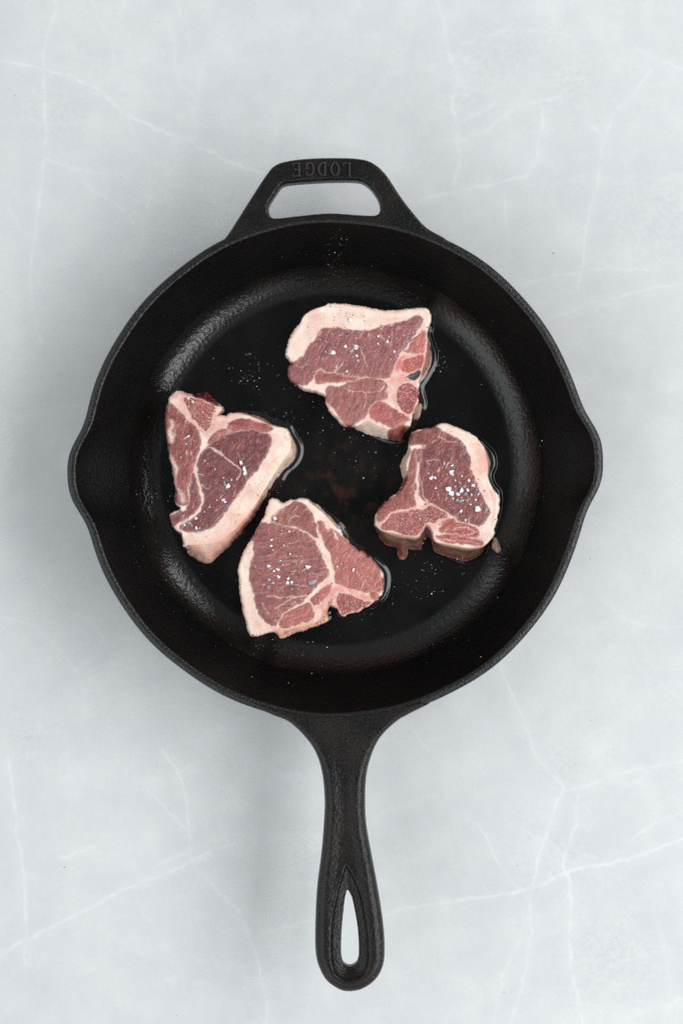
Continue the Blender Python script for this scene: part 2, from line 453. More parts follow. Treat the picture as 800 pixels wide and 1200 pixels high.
def make_pan():
    f0, rho, al = 0.0975, 0.0195, math.radians(63.5)
    prof = []                                   # r, z, zone
    for r in np.linspace(0.0005, f0, 40): prof.append((r, FLOOR_Z, 0))
    a0 = math.radians(9)
    prof.append((f0 + 0.0004, FLOOR_Z + 0.00003, 0))
    for k in range(1, 13):
        a = a0 + (al - a0) * k / 12
        prof.append((f0 + 0.0004 + rho * (math.sin(a) - math.sin(a0)), FLOOR_Z + 0.00003 + rho * (math.cos(a0) - math.cos(a)), 0))
    r1, z1 = prof[-1][:2]
    r2, z2 = R_IN - 0.0003, RIM_Z - 0.0011
    for k in range(1, 31):
        t = k / 30
        prof.append((r1 + (r2 - r1) * t, z1 + (z2 - z1) * t + 0.0009 * math.sin(math.pi * t) * -1, 1))
    for k in range(1, 6):
        a = math.pi / 2 * k / 5
        prof.append((r2 + 0.0015 * (1 - math.cos(a)), z2 + 0.0011 * math.sin(a), 2))
    ra, rb = prof[-1][0], R_OUT - 0.0030
    for k in range(1, 3): prof.append((ra + (rb - ra) * k / 2, RIM_Z, 2))
    for k in range(1, 9):
        a = math.pi / 2 * k / 8
        prof.append((rb + 0.0030 * math.sin(a), RIM_Z - 0.0024 * (1 - math.cos(a)), 2))
    rc, zc = prof[-1][:2]
    prof.append((rc - 0.0003, zc - 0.004, 3))
    for k in range(1, 16):
        t = k / 15
        prof.append((rc - 0.0006 + (0.111 - rc) * t, zc - 0.004 + (0.004 - zc + 0.004) * t, 3))
    prof += [(0.108, 0.0012, 3), (0.104, 0.0001, 3), (0.05, 0.0001, 3), (0.0005, 0.0001, 3)]
    pr = np.array([p[:2] for p in prof]); zone = np.array([p[2] for p in prof])
    NT_ = 720
    th = np.arange(NT_) * 2 * math.pi / NT_
    R, T = np.meshgrid(pr[:, 0], th, indexing='ij')
    Z = np.meshgrid(pr[:, 1], th, indexing='ij')[0]
    d = T - PAN_ROT
    bump = np.zeros_like(T)
    for c in (0, math.pi):
        dd = np.degrees(np.abs((d - c + math.pi) % (2 * math.pi) - math.pi))
        bump += np.exp(-(dd / 9.0) ** 3.0)
    f = sm(0.016, 0.050, Z)
    R = R + bump * f * 17 * KR
    Zr = Z - bump * sm(0.03, RIM_Z, Z) * 0.0018
    # slight unevenness of the sand casting
    R = R + 0.00022 * np.sin(T * 7 + 1) * sm(0.05, 0.09, R) + 0.00015 * np.sin(T * 17 + Z * 90)
    V = np.stack([R * np.cos(T), R * np.sin(T), Zr], -1).reshape(-1, 3)
    n = len(pr)
    a, b = np.meshgrid(np.arange(n - 1), np.arange(NT_), indexing='ij')
    a, b = a.ravel(), b.ravel(); b2 = (b + 1) % NT_
    Q = np.stack([a * NT_ + b, (a + 1) * NT_ + b, (a + 1) * NT_ + b2, a * NT_ + b2], 1)
    N = vnormals(V, Q)
    fz = zone[a + 1]
    dl = (th[b] - PAN_ROT + math.pi / 720) % (2 * math.pi)
    left = np.abs(np.degrees(dl) - 180) < 13
    right = (np.degrees(dl) < 13) | (np.degrees(dl) > 347)
    upper = (pr[:, 1][a] > 0.030) & (fz == 1)
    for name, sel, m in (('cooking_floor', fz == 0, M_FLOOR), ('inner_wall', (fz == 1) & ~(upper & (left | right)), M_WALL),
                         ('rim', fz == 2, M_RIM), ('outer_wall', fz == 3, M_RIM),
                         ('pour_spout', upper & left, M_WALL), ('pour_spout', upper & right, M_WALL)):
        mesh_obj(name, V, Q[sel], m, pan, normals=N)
make_pan()

def px_world(X, Y, z):
    k = S0 * (H - z) / H
    return (X - 400) * k, (600 - Y) * k

def handle_solid(name, fn, bbox, sp, top, thick, mat):
    X, Y, q, border, bv = grid_domain(fn, *bbox, sp)
    zt = top(X, Y)
    wx, wy = px_world(X, Y, RIM_Z)
    Vt = np.stack([wx - PC[0], wy - PC[1], zt], 1)
    n = len(X)
    Vb = Vt.copy(); Vb[:, 2] = np.minimum(zt - 0.002, RIM_Z - thick + (RIM_Z - zt) * 0.5)
    V = np.vstack([Vt, Vb])
    side = np.stack([border[:, 0], border[:, 0] + n, border[:, 1] + n, border[:, 1]], 1)
    Q = np.vstack([q, side, q[:, ::-1] + n])
    return mesh_obj(name, V, Q, mat, pan, normals=vnormals(V, Q)), X, Y, zt

RC = np.array([392.5, 548.0])
HANDLE = np.array([(320, 839.5), (338, 847), (356, 863.5), (369.5, 883), (377, 907), (380, 937), (379.5, 961), (376.5, 1000), (371, 1045), (369, 1090), (369.5, 1120), (374, 1138), (383, 1153), (398, 1163), (410, 1165), (425, 1162), (440, 1151.5), (449, 1135), (451, 1114), (449, 1084), (443.6, 1048), (437, 1012), (429.5, 970), (428, 940), (429.5, 910), (435.5, 886), (446, 865), (464, 847), (479, 838)], float)
HANDLE = np.vstack([catmull(HANDLE, 4, False), [(500, 827.5), (520, 816), (520, 790), (392, 780), (290, 790), (290, 826), (304, 832.5)]])
HOLE = catmull([(407, 1045.6), (411, 1052), (413.6, 1060), (419, 1090), (420.5, 1118), (419.5, 1128), (416, 1133.5), (409.4, 1136), (402.5, 1132.5), (399.8, 1124), (399.5, 1112), (400.4, 1090), (403.4, 1060), (405, 1051)], 4)
RECESS = catmull([(405, 1015), (400, 1030), (396.5, 1042), (389.6, 1075), (387.5, 1105), (389.6, 1135), (398, 1147), (410, 1150), (423.5, 1145.5), (431, 1132), (431.6, 1105), (428, 1075), (422, 1048), (413, 1027), (408, 1018)], 4)
HELP = np.array([(250, 288), (263.5, 278), (277, 258), (294, 231), (311, 205), (322.5, 192.5), (341, 187), (368, 184.5), (402, 184), (425.5, 186), (439, 191.5), (452.5, 204), (469, 229), (486, 251), (500, 266), (520, 277.5)], float)
HELP = np.vstack([catmull(HELP, 5, False), [(535, 290), (535, 330), (392, 320), (235, 330), (235, 300)]])
HHOLE = catmull([(314.5, 244), (316, 237.5), (326, 222), (333, 215.5), (351, 213), (385, 211), (415, 211), (427, 214), (436, 222), (443.5, 234), (445, 246), (439, 251.5), (419, 251), (385, 249), (351, 252), (322.5, 255), (316, 251)], 4)

def handle_fn(x, y):
    r = np.hypot(x - RC[0], y - RC[1])
    return np.maximum(np.maximum(sdf(x, y, HANDLE), 291.3 - r), -sdf(x, y, HOLE, 40))
def handle_top(X, Y):
    d = -sdf(X, Y, HANDLE)
    R = 6 + 6.0 * sm(840, 930, Y) + 4.0 * sm(1000, 1080, Y)
    k = np.clip(1 - d / R, 0, 1)
    z = RIM_Z + 0.0001 - (0.0045 + 0.0015 * sm(850, 950, Y)) * (1 - np.sqrt(np.maximum(0, 1 - k ** 2)))
    z = z - 0.0010 * sm(860, 930, Y) * sm(8, 24, d)                     # dished top face
    z = z - 0.0025 * np.sin(np.clip((Y - 850) / 310, 0, 1) * math.pi) * 0.6
    e = sdf(X, Y, RECESS, 20)
    z = z - 0.0008 * sm(0.9, -1.9, e) - 0.0034 * np.clip(-e / 11.0, 0, 1)
    z = z + 0.00012 * fbm(X / 9, Y / 9, 4)
    return z
handle_solid('long_handle', handle_fn, (285, 825, 525, 1170), 0.9, handle_top, 0.013, M_HANDLE)

def help_fn(x, y):
    r = np.hypot(x - RC[0], y - RC[1])
    return np.maximum(np.maximum(sdf(x, y, HELP), 291.3 - r), -sdf(x, y, HHOLE, 40))
def help_top(X, Y):
    d = np.minimum(-sdf(X, Y, HELP), sdf(X, Y, HHOLE, 40))
    k = np.clip(1 - d / 4.0, 0, 1)
    z = RIM_Z + 0.0001 - 0.0026 * (1 - np.sqrt(np.maximum(0, 1 - k ** 2)))
    return z + 0.00012 * fbm(X / 9, Y / 9, 8)
helper, _, _, _ = handle_solid('helper_handle', help_fn, (232, 178, 540, 300), 0.9, help_top, 0.010, M_HANDLE)

# raised foundry lettering on the helper handle, upside down to the camera
def letters():
    def arc(cx, cy, rx, ry, a0, a1, n=12):
        return [(cx + rx * math.cos(math.radians(a0 + (a1 - a0) * k / n)), cy + ry * math.sin(math.radians(a0 + (a1 - a0) * k / n))) for k in range(n + 1)]
    # unit letters: x 0..10, y 0..16 (right way up)
    G = {
        'L': [[(3, 0), (3, 16)], [(0.8, 15.4), (5.4, 15.4)], [(0.8, 0.6), (10, 0.6)], [(9.6, 0), (9.6, 4.2)]],
        'O': [arc(5, 8, 4.2, 7.4, 0, 360, 24)],
        'D': [[(2.4, 0), (2.4, 16)], [(0.4, 15.4), (4, 15.4)], [(0.4, 0.6), (4, 0.6)], arc(3.6, 8, 5.8, 7.4, -90, 90)],
        'G': [arc(5, 8, 4.3, 7.4, 55, 322), [(8.6, 0.8), (8.6, 7)], [(5.6, 7), (10.2, 7)], [(8.4, 11), (8.4, 15.4)]],
        'E': [[(2.6, 0), (2.6, 16)], [(0.6, 15.4), (9.2, 15.4)], [(0.6, 0.6), (9.6, 0.6)], [(2.6, 8.2), (6.8, 8.2)], [(9, 12), (9, 16)], [(9.4, 0), (9.4, 4)], [(6.8, 6.4), (6.8, 10)]],
    }
    cx = {'L': 407.5, 'O': 392.5, 'D': 378.0, 'G': 363.0, 'E': 348.0}
    for ch in 'LODGE':
        bm = bmesh.new()
        for s_i, st in enumerate(G[ch]):
            p = np.array(st, float)
            if len(p) == 2: p = np.vstack([p[0], (p[0] + p[1]) / 2, p[1]])
            tg = np.gradient(p, axis=0); tg /= np.linalg.norm(tg, axis=1, keepdims=True)
            vert = abs(p[0][0] - p[-1][0]) < 0.1 and len(p) == 3 and abs(p[0][1] - p[-1][1]) > 10
            rows = []
            for k in range(len(p)):
                nrm = np.array((-tg[k][1], tg[k][0]))
                hw = 1.25 if vert else (0.75 if len(p) == 3 else 0.65 + 0.6 * abs(tg[k][1]))
                row = []
                for off, zz in ((1.1, 0.0), (0.55, 0.0012), (-0.55, 0.0012), (-1.1, 0.0)):
                    u = p[k] + nrm * hw * off
                    X = cx[ch] - (u[0] - 5) * 1.06; Y = 199.2 - 8.0 + u[1] * 1.0 - 0.8
                    Y += 0.0009 * (X - 378) ** 2
                    wx, wy = px_world(X, Y, RIM_Z)
                    row.append(bm.verts.new((wx - PC[0], wy - PC[1], RIM_Z + 0.0001 + zz + s_i * 0.00002 - (0.0003 if zz == 0 else 0))))
                rows.append(row)
            for r0, r1 in zip(rows, rows[1:]):
                for k in range(3): bm.faces.new((r0[k], r0[k + 1], r1[k + 1], r1[k]))
            for r in (rows[0], rows[-1]): bm.faces.new(r)
        bmesh.ops.recalc_face_normals(bm, faces=bm.faces)
        m = bpy.data.meshes.new('letter'); bm.to_mesh(m); bm.free()
        m.materials.append(M_LETTER)
        o = bpy.data.objects.new('letter', m); COL.objects.link(o); o.parent = helper
letters()

# ------------------------------------------------------------------ chops
CHOP_T = 0.021
TOPZ = FLOOR_Z + CHOP_T
KC = S0 * (H - TOPZ) / H

FAT = (243, 221, 206)
def view(x0, y0, s):
    return lambda pts: np.array([(x0 + a / s, y0 + b / s) for a, b in pts], float)

def chop_spec():
    A, B, C, D = view(320, 340, 4), view(180, 445, 4.444), view(265, 570, 4), view(425, 485, 4.444)
    S = {}
    S['A'] = dict(
        seed=11, label='raw chop at the top of the pan, thick fat along its upper edge',
        sil=A([(250, 62), (300, 60), (380, 66), (430, 76), (470, 82), (540, 92), (610, 88), (700, 76), (735, 95), (740, 150), (728, 178), (738, 230), (745, 300), (738, 345), (715, 395), (690, 425), (682, 470), (680, 530), (660, 560), (650, 610), (635, 640), (612, 665), (600, 695), (560, 695), (500, 680), (440, 665), (390, 640), (330, 628), (290, 590), (262, 560), (248, 520), (250, 495), (215, 478), (155, 462), (110, 440), (80, 415), (67, 380), (75, 352), (92, 345), (75, 325), (58, 295), (70, 240), (100, 180), (125, 150), (135, 110), (180, 82), (215, 68)]),
        drop=[A([(330, 640), (390, 638), (440, 612), (500, 640), (560, 655), (600, 640), (640, 640), (660, 730), (500, 730), (330, 680)]),
              A([(726, 180), (722, 260), (708, 330), (692, 400), (686, 440), (800, 430), (800, 180)]),
              A([(120, 160), (150, 112), (200, 84), (250, 68), (240, 30), (90, 60), (100, 150)])],
        muscle=[
            ('loin_muscle', A([(240, 185), (290, 185), (350, 190), (430, 193), (500, 183), (560, 166), (620, 145), (680, 125), (694, 138), (690, 160), (655, 215), (640, 240), (600, 280), (575, 320), (562, 370), (540, 408), (480, 412), (420, 408), (360, 404), (300, 390), (250, 376), (215, 374), (195, 390), (183, 420), (155, 446), (110, 438), (82, 412), (68, 378), (80, 352), (102, 345), (140, 320), (170, 275), (205, 225)]), (146, 92, 96), 62),
            ('flank_muscle', A([(205, 398), (225, 384), (250, 386), (300, 399), (360, 410), (412, 415), (370, 424), (310, 429), (270, 428), (215, 434), (197, 422)]), (163, 98, 95), 10),
            ('tenderloin', A([(255, 465), (275, 452), (310, 460), (350, 445), (400, 425), (450, 419), (500, 421), (525, 440), (535, 470), (530, 500), (500, 520), (470, 530), (450, 560), (430, 590), (400, 620), (375, 632), (340, 625), (310, 590), (285, 555), (260, 520), (252, 490)]), (156, 100, 98), 70),
            ('tail_muscle', A([(452, 565), (470, 538), (510, 527), (545, 542), (580, 572), (615, 592), (640, 608), (600, 628), (570, 640), (520, 628), (480, 608), (457, 592)]), (170, 98, 96), 30),
            ('rib_muscle', A([(612, 288), (640, 270), (660, 232), (700, 205), (722, 205), (716, 260), (704, 296), (660, 296)]), (192, 120, 112), 70),
            ('side_muscle', A([(556, 650), (600, 636), (628, 650), (605, 700), (556, 700), (540, 675)]), (156, 92, 86), 60),
            ('side_muscle', A([(722, 225), (735, 235), (742, 300), (735, 345), (700, 400), (702, 360), (716, 310)]), (196, 138, 124), 80)],
        bone=[('rib_bone', A([(600, 340), (650, 317), (704, 306), (708, 340), (690, 375), (650, 387), (610, 386), (595, 365)]), (190, 92, 84)),
              ('backbone', A([(575, 472), (600, 446), (640, 441), (670, 456), (675, 500), (660, 550), (637, 580), (603, 560), (577, 520)]), (150, 78, 80)),
              ('cartilage', A([(582, 335), (596, 328), (597, 362), (588, 372), (578, 358)]), (206, 118, 116)),
              ('marrow_hollow', A([(634, 408), (650, 390), (675, 378), (693, 380), (690, 400), (668, 418), (645, 422)]), (98, 92, 96))],
        lines=[(A([(330, 460), (380, 475), (430, 485), (440, 510), (428, 545)]), 0.5, 0.5), (A([(430, 485), (500, 480)]), 0.5, 0.45),
               (A([(370, 255), (400, 262), (425, 320), (440, 360)]), 0.7, 0.55), (A([(505, 210), (525, 235), (545, 248)]), 0.6, 0.4),
               (A([(560, 195), (550, 230), (540, 262)]), 0.6, 0.35), (A([(230, 290), (285, 300)]), 0.4, 0.3), (A([(100, 352), (180, 350)]), 0.4, 0.35),
               (A([(640, 300), (618, 330), (615, 390), (560, 430), (548, 480)]), 1.5, 0.6), (A([(722, 180), (720, 260), (706, 335), (692, 405)]), 1.1, 0.9)],
        blush=[(A([(300, 75), (400, 78), (470, 90), (540, 100)]), 1.6, (232, 172, 150), 0.5), (A([(560, 420), (590, 415), (625, 405)]), 5, (222, 112, 100), 0.7),
               (A([(600, 330), (612, 312)]), 4, (215, 130, 128), 0.6), (A([(130, 120), (180, 90), (230, 72)]), 1.5, (160, 110, 100), 0.7), (A([(560, 560), (610, 590), (635, 600)]), 2.5, (214, 80, 72), 0.75)],
        tilt=(0.0, 0.0))
    S['B'] = dict(
        seed=23, label='dark red raw chop at the left, broad fat band on its lower right',
        sil=B([(120, 55), (160, 62), (200, 72), (215, 65), (260, 55), (285, 75), (310, 100), (345, 130), (355, 155), (338, 180), (370, 186), (400, 168), (450, 160), (520, 180), (590, 212), (640, 235), (690, 250), (715, 300), (735, 350), (730, 390), (710, 425), (660, 470), (640, 500), (610, 540), (580, 590), (540, 660), (500, 730), (440, 800), (380, 870), (300, 945), (265, 962), (220, 945), (175, 915), (155, 880), (145, 830), (110, 795), (82, 755), (78, 715), (90, 695), (130, 680), (135, 665), (115, 650), (108, 620), (112, 580), (95, 480), (78, 400), (62, 270), (57, 215), (62, 150), (75, 120), (80, 90)]),
        drop=[B([(640, 232), (700, 262), (716, 320), (706, 370), (670, 420), (634, 480), (575, 575), (520, 660), (460, 735), (390, 805), (330, 845), (240, 862), (150, 872), (100, 1000), (500, 1000), (800, 600), (800, 230)]),
              B([(200, 70), (215, 92), (270, 108), (330, 138), (380, 120), (320, 40), (220, 40)]),
              B([(400, 172), (450, 172), (520, 194), (590, 226), (640, 245), (680, 230), (500, 140), (400, 140)]),
              B([(78, 700), (92, 745), (120, 785), (148, 800), (130, 860), (50, 800), (50, 700)])],
        muscle=[
            ('loin_muscle', B([(275, 352), (350, 298), (420, 270), (520, 264), (580, 281), (612, 305), (605, 350), (575, 410), (530, 475), (470, 550), (420, 610), (380, 680), (330, 745), (280, 780), (220, 786), (150, 776), (168, 752), (220, 722), (256, 670), (263, 600), (252, 550), (237, 490), (232, 440), (247, 390)]), (114, 58, 63), 52),
            ('tenderloin', B([(65, 160), (85, 135), (115, 145), (150, 185), (185, 215), (215, 245), (240, 285), (245, 330), (230, 380), (213, 430), (203, 480), (188, 530), (170, 580), (178, 620), (168, 652), (125, 652), (110, 622), (118, 580), (106, 520), (88, 430), (73, 350), (60, 270), (56, 210)]), (140, 76, 72), 75),
            ('flank_muscle', B([(207, 490), (220, 520), (233, 580), (238, 640), (212, 690), (160, 728), (110, 758), (90, 738), (98, 716), (160, 690), (185, 650), (192, 590), (194, 530)]), (126, 68, 74), 70),
            ('rib_muscle', B([(382, 250), (420, 217), (470, 211), (540, 226), (600, 241), (625, 260), (600, 271), (540, 259), (460, 254), (412, 262)]), (150, 76, 76), 10),
            ('rib_muscle', B([(288, 316), (335, 282), (380, 265), (402, 268), (350, 290), (300, 325)]), (160, 88, 84), -35),
            ('side_muscle', B([(212, 88), (232, 66), (262, 54), (290, 78), (320, 112), (318, 130), (270, 108)]), (112, 28, 32), 40)],
        bone=[('backbone', B([(155, 95), (200, 98), (260, 112), (322, 142), (303, 170), (296, 230), (280, 272), (252, 252), (210, 207), (180, 162), (155, 115)]), (160, 98, 90))],
        lines=[(B([(268, 340), (330, 375), (390, 410), (440, 460), (452, 490), (430, 530)]), 0.9, 0.7), (B([(300, 360), (330, 375), (360, 385)]), 1.2, 0.6),
               (B([(235, 490), (262, 500)]), 0.7, 0.5), (B([(250, 545), (285, 565), (305, 555)]), 0.7, 0.55), (B([(90, 215), (95, 260), (88, 310)]), 2.3, 0.9), (B([(95, 285), (100, 315)]), 3.2, 0.9),
               (B([(88, 400), (108, 440), (116, 485)]), 2.0, 0.95), (B([(140, 600), (150, 630)]), 3.6, 0.8), (B([(118, 500), (124, 560), (140, 580)]), 1.6, 0.8), (B([(435, 380), (455, 410)]), 0.6, 0.4)],
        blush=[(B([(460, 770), (380, 850), (280, 910), (190, 890)]), 11, (226, 150, 132), 0.8), (B([(560, 620), (500, 700), (430, 780), (350, 840)]), 5, (236, 172, 152), 0.7),
               (B([(722, 330), (722, 390), (690, 430)]), 3, (200, 160, 118), 0.75), (B([(330, 270), (400, 190), (460, 170), (600, 222)]), 4.5, (212, 140, 128), 0.55),
               (B([(100, 90), (130, 70), (200, 85)]), 4, (196, 120, 112), 0.65), (B([(600, 300), (615, 330), (570, 430)]), 2.5, (205, 150, 148), 0.6), (B([(80, 720), (100, 760), (130, 790)]), 3, (196, 140, 132), 0.6),
               (B([(335, 150), (345, 170)]), 4, (225, 200, 185), 0.6), (B([(160, 930), (265, 950)]), 4, (214, 160, 140), 0.6), (B([(410, 166), (520, 186), (620, 228)]), 1.4, (150, 122, 100), 0.7)],
        tilt=(0.0, 0.0))
    S['C'] = dict(
        seed=37, label='raw chop at the bottom of the pan, fat on its left edge',
        sil=C([(205, 62), (235, 62), (262, 80), (300, 65), (335, 60), (370, 58), (410, 80), (450, 110), (500, 160), (530, 190), (550, 235), (600, 285), (650, 315), (685, 345), (715, 385), (735, 420), (738, 470), (730, 510), (700, 540), (660, 565), (620, 592), (580, 600), (545, 612), (530, 600), (523, 580), (507, 568), (492, 562), (478, 580), (472, 610), (475, 630), (440, 650), (380, 672), (310, 695), (255, 715), (235, 695), (215, 685), (180, 695), (130, 705), (105, 690), (90, 640), (75, 580), (65, 520), (60, 450), (52, 390), (65, 345), (90, 290), (125, 230), (150, 185), (175, 140), (190, 100)]),
        drop=[C([(380, 62), (415, 92), (452, 122), (500, 172), (526, 200), (560, 180), (420, 40), (380, 40)])],
        muscle=[
            ('loin_muscle', C([(148, 188), (220, 177), (280, 188), (340, 213), (385, 243), (420, 278), (438, 320), (463, 370), (473, 410), (450, 440), (400, 480), (360, 530), (300, 570), (262, 603), (242, 640), (215, 650), (170, 620), (140, 560), (122, 480), (116, 420), (129, 340), (132, 260), (118, 248), (128, 215)]), (146, 92, 92), 8),
            ('cap_muscle', C([(228, 150), (265, 112), (300, 84), (335, 74), (370, 92), (395, 117), (413, 160), (420, 205), (424, 238), (400, 231), (370, 212), (310, 182), (262, 176), (226, 167)]), (150, 92, 86), 40),
            ('tenderloin', C([(432, 168), (455, 177), (478, 222), (492, 205), (530, 233), (600, 292), (650, 322), (690, 352), (720, 400), (732, 450), (728, 490), (690, 497), (650, 493), (600, 478), (560, 463), (517, 452), (511, 400), (492, 330), (468, 280), (443, 220)]), (172, 108, 102), 55),
            ('flank_muscle', C([(258, 632), (282, 602), (332, 573), (380, 548), (408, 580), (413, 608), (380, 626), (320, 645), (272, 658), (250, 655)]), (176, 108, 102), 20),
            ('rib_muscle', C([(397, 530), (430, 497), (470, 467), (488, 472), (468, 510), (440, 543), (420, 558), (403, 545)]), (182, 110, 104), -40),
            ('side_muscle', C([(682, 502), (708, 505), (705, 524), (682, 526)]), (186, 96, 88), 0)],
        bone=[('rib_bone', C([(250, 702), (260, 678), (350, 656), (420, 633), (450, 592), (470, 548), (492, 520), (495, 545), (477, 578), (468, 625), (440, 646), (320, 690), (262, 709)]), (206, 158, 132)),
              ('backbone', C([(525, 502), (560, 502), (600, 516), (650, 541), (676, 548), (640, 568), (590, 583), (550, 598), (533, 580), (515, 545)]), (154, 84, 78))],
        lines=[(C([(190, 515), (260, 521), (310, 516), (372, 508)]), 0.7, 0.6), (C([(330, 512), (300, 530), (270, 555), (230, 575)]), 0.8, 0.6), (C([(275, 460), (380, 468)]), 0.5, 0.4),
               (C([(250, 330), (330, 322)]), 0.5, 0.35), (C([(290, 170), (310, 145), (340, 135)]), 0.7, 0.55), (C([(200, 600), (180, 570), (165, 550)]), 0.6, 0.5), (C([(640, 480), (635, 440), (620, 400)]), 0.6, 0.45),
               (C([(500, 215), (518, 245)]), 1.3, 0.8), (C([(210, 420), (260, 425)]), 0.4, 0.35), (C([(640, 420), (690, 430)]), 0.4, 0.3)],
        blush=[(C([(490, 490), (540, 470), (600, 492), (660, 520), (700, 520)]), 4, (224, 128, 118), 0.75), (C([(400, 570), (450, 560), (490, 490)]), 4, (220, 142, 130), 0.7),
               (C([(580, 590), (630, 575), (690, 540)]), 2.5, (210, 110, 100), 0.5), (C([(520, 560), (530, 600)]), 3, (170, 60, 56), 0.7), (C([(200, 640), (240, 690)]), 5, (224, 164, 150), 0.6),
               (C([(60, 400), (66, 520), (90, 650)]), 2.2, (228, 178, 158), 0.6), (C([(190, 90), (160, 170)]), 2.0, (214, 170, 150), 0.6), (C([(440, 180), (460, 200)]), 4, (200, 120, 110), 0.5), (C([(440, 240), (415, 225)]), 3, (212, 160, 120), 0.5)],
        tilt=(0.0, 0.0))
    S['D'] = dict(
        seed=53, label='raw chop at the right, salt heaped on it, notch in its lower edge',
        sil=D([(405, 45), (450, 50), (500, 75), (555, 98), (600, 125), (640, 165), (665, 215), (675, 270), (665, 320), (680, 370), (708, 410), (712, 470), (705, 530), (690, 590), (680, 640), (650, 690), (630, 730), (590, 755), (540, 770), (480, 755), (420, 735), (380, 720), (374, 690), (368, 660), (355, 640), (340, 640), (327, 660), (315, 690), (300, 712), (240, 705), (240, 735), (215, 760), (195, 745), (180, 700), (130, 685), (100, 660), (85, 620), (66, 580), (70, 520), (100, 480), (150, 435), (190, 400), (220, 340), (205, 290), (210, 240), (240, 190), (245, 130), (265, 95), (320, 75), (375, 65)]),
        drop=[D([(40, 570), (66, 582), (100, 608), (160, 622), (230, 636), (285, 641), (297, 612), (318, 580), (332, 574), (348, 584), (362, 612), (374, 662), (420, 676), (500, 691), (560, 698), (620, 692), (655, 668), (690, 640), (760, 700), (640, 860), (100, 860), (20, 700)]),
              D([(600, 118), (628, 170), (642, 225), (650, 280), (648, 325), (668, 375), (694, 412), (740, 410), (740, 140)]),
              D([(200, 400), (232, 340), (226, 290), (232, 240), (252, 196), (240, 180), (190, 220), (180, 300), (190, 380)])],
        muscle=[
            ('loin_muscle', D([(250, 122), (266, 98), (320, 80), (375, 72), (430, 96), (490, 132), (533, 176), (550, 230), (568, 300), (593, 380), (628, 450), (662, 510), (640, 543), (600, 577), (550, 567), (500, 552), (460, 518), (420, 488), (370, 472), (330, 453), (303, 428), (294, 380), (298, 300), (309, 220), (320, 166), (290, 154), (254, 154)]), (126, 68, 70), 60),
            ('tenderloin', D([(252, 205), (279, 192), (276, 250), (272, 330), (274, 420), (274, 478), (240, 488), (180, 498), (130, 526), (92, 560), (72, 540), (88, 492), (150, 442), (195, 402), (226, 332), (236, 270)]), (146, 84, 78), 75),
            ('inner_muscle', D([(287, 202), (304, 192), (300, 225), (287, 243)]), (140, 62, 72), 70),
            ('flank_muscle', D([(402, 602), (420, 572), (452, 548), (500, 567), (560, 588), (600, 602), (600, 634), (540, 640), (460, 626), (412, 616)]), (170, 92, 88), 10),
            ('rib_muscle', D([(390, 642), (460, 638), (560, 652), (622, 662), (610, 680), (520, 674), (420, 658)]), (172, 84, 82), 8)],
        bone=[('backbone', D([(97, 580), (140, 532), (200, 512), (270, 498), (320, 502), (350, 482), (400, 492), (430, 512), (438, 538), (400, 545), (370, 568), (340, 563), (315, 578), (295, 615), (280, 628), (200, 622), (112, 600)]), (152, 88, 86))],
        lines=[(D([(345, 270), (340, 240), (395, 238)]), 0.7, 0.4), (D([(390, 120), (430, 140), (480, 145)]), 1.1, 0.35), (D([(200, 520), (225, 570)]), 0.9, 0.7), (D([(330, 460), (340, 500)]), 1.1, 0.6),
               (D([(460, 610), (500, 590), (560, 600), (580, 620), (520, 632)]), 0.6, 0.6), (D([(440, 600), (420, 625)]), 0.5, 0.5), (D([(380, 650), (500, 660), (600, 672)]), 0.5, 0.5), (D([(275, 400), (290, 470)]), 1.6, 0.8), (D([(300, 330), (310, 420), (340, 458)]), 0.7, 0.6),
               (D([(290, 250), (280, 330), (285, 400)]), 0.8, 0.7)],
        blush=[(D([(287, 190), (285, 300), (282, 420)]), 2.2, (208, 140, 132), 0.6), (D([(600, 160), (630, 230), (640, 290)]), 6, (228, 158, 140), 0.75), (D([(668, 400), (690, 480), (680, 560)]), 2.5, (226, 170, 150), 0.6), (D([(400, 560), (380, 600), (385, 640)]), 5, (224, 160, 150), 0.6),
               (D([(600, 662), (612, 668)]), 3.2, (176, 40, 48), 0.85), (D([(520, 660), (600, 640), (640, 640)]), 5, (226, 168, 158), 0.5), (D([(205, 270), (215, 300)]), 4, (206, 170, 130), 0.6), (D([(100, 480), (150, 445), (180, 420)]), 2.2, (206, 150, 136), 0.5)],
        side=(122, 84, 74), tilt=(0.0, 0.0))
    return S

SPEC = chop_spec()
SAMPLER = {}
WET = {'A': [(508, 415, 22, 3.0), (500, 470, 14, 6.0)], 'B': [(347, 525, 22, 2.5), (325, 560, 12, 3)], 'C': [(400, 610, 30, 1.5), (452, 688, 18, 2.5)], 'D': [(580, 535, 24, 4.5), (450, 640, 30, 2.0)]}

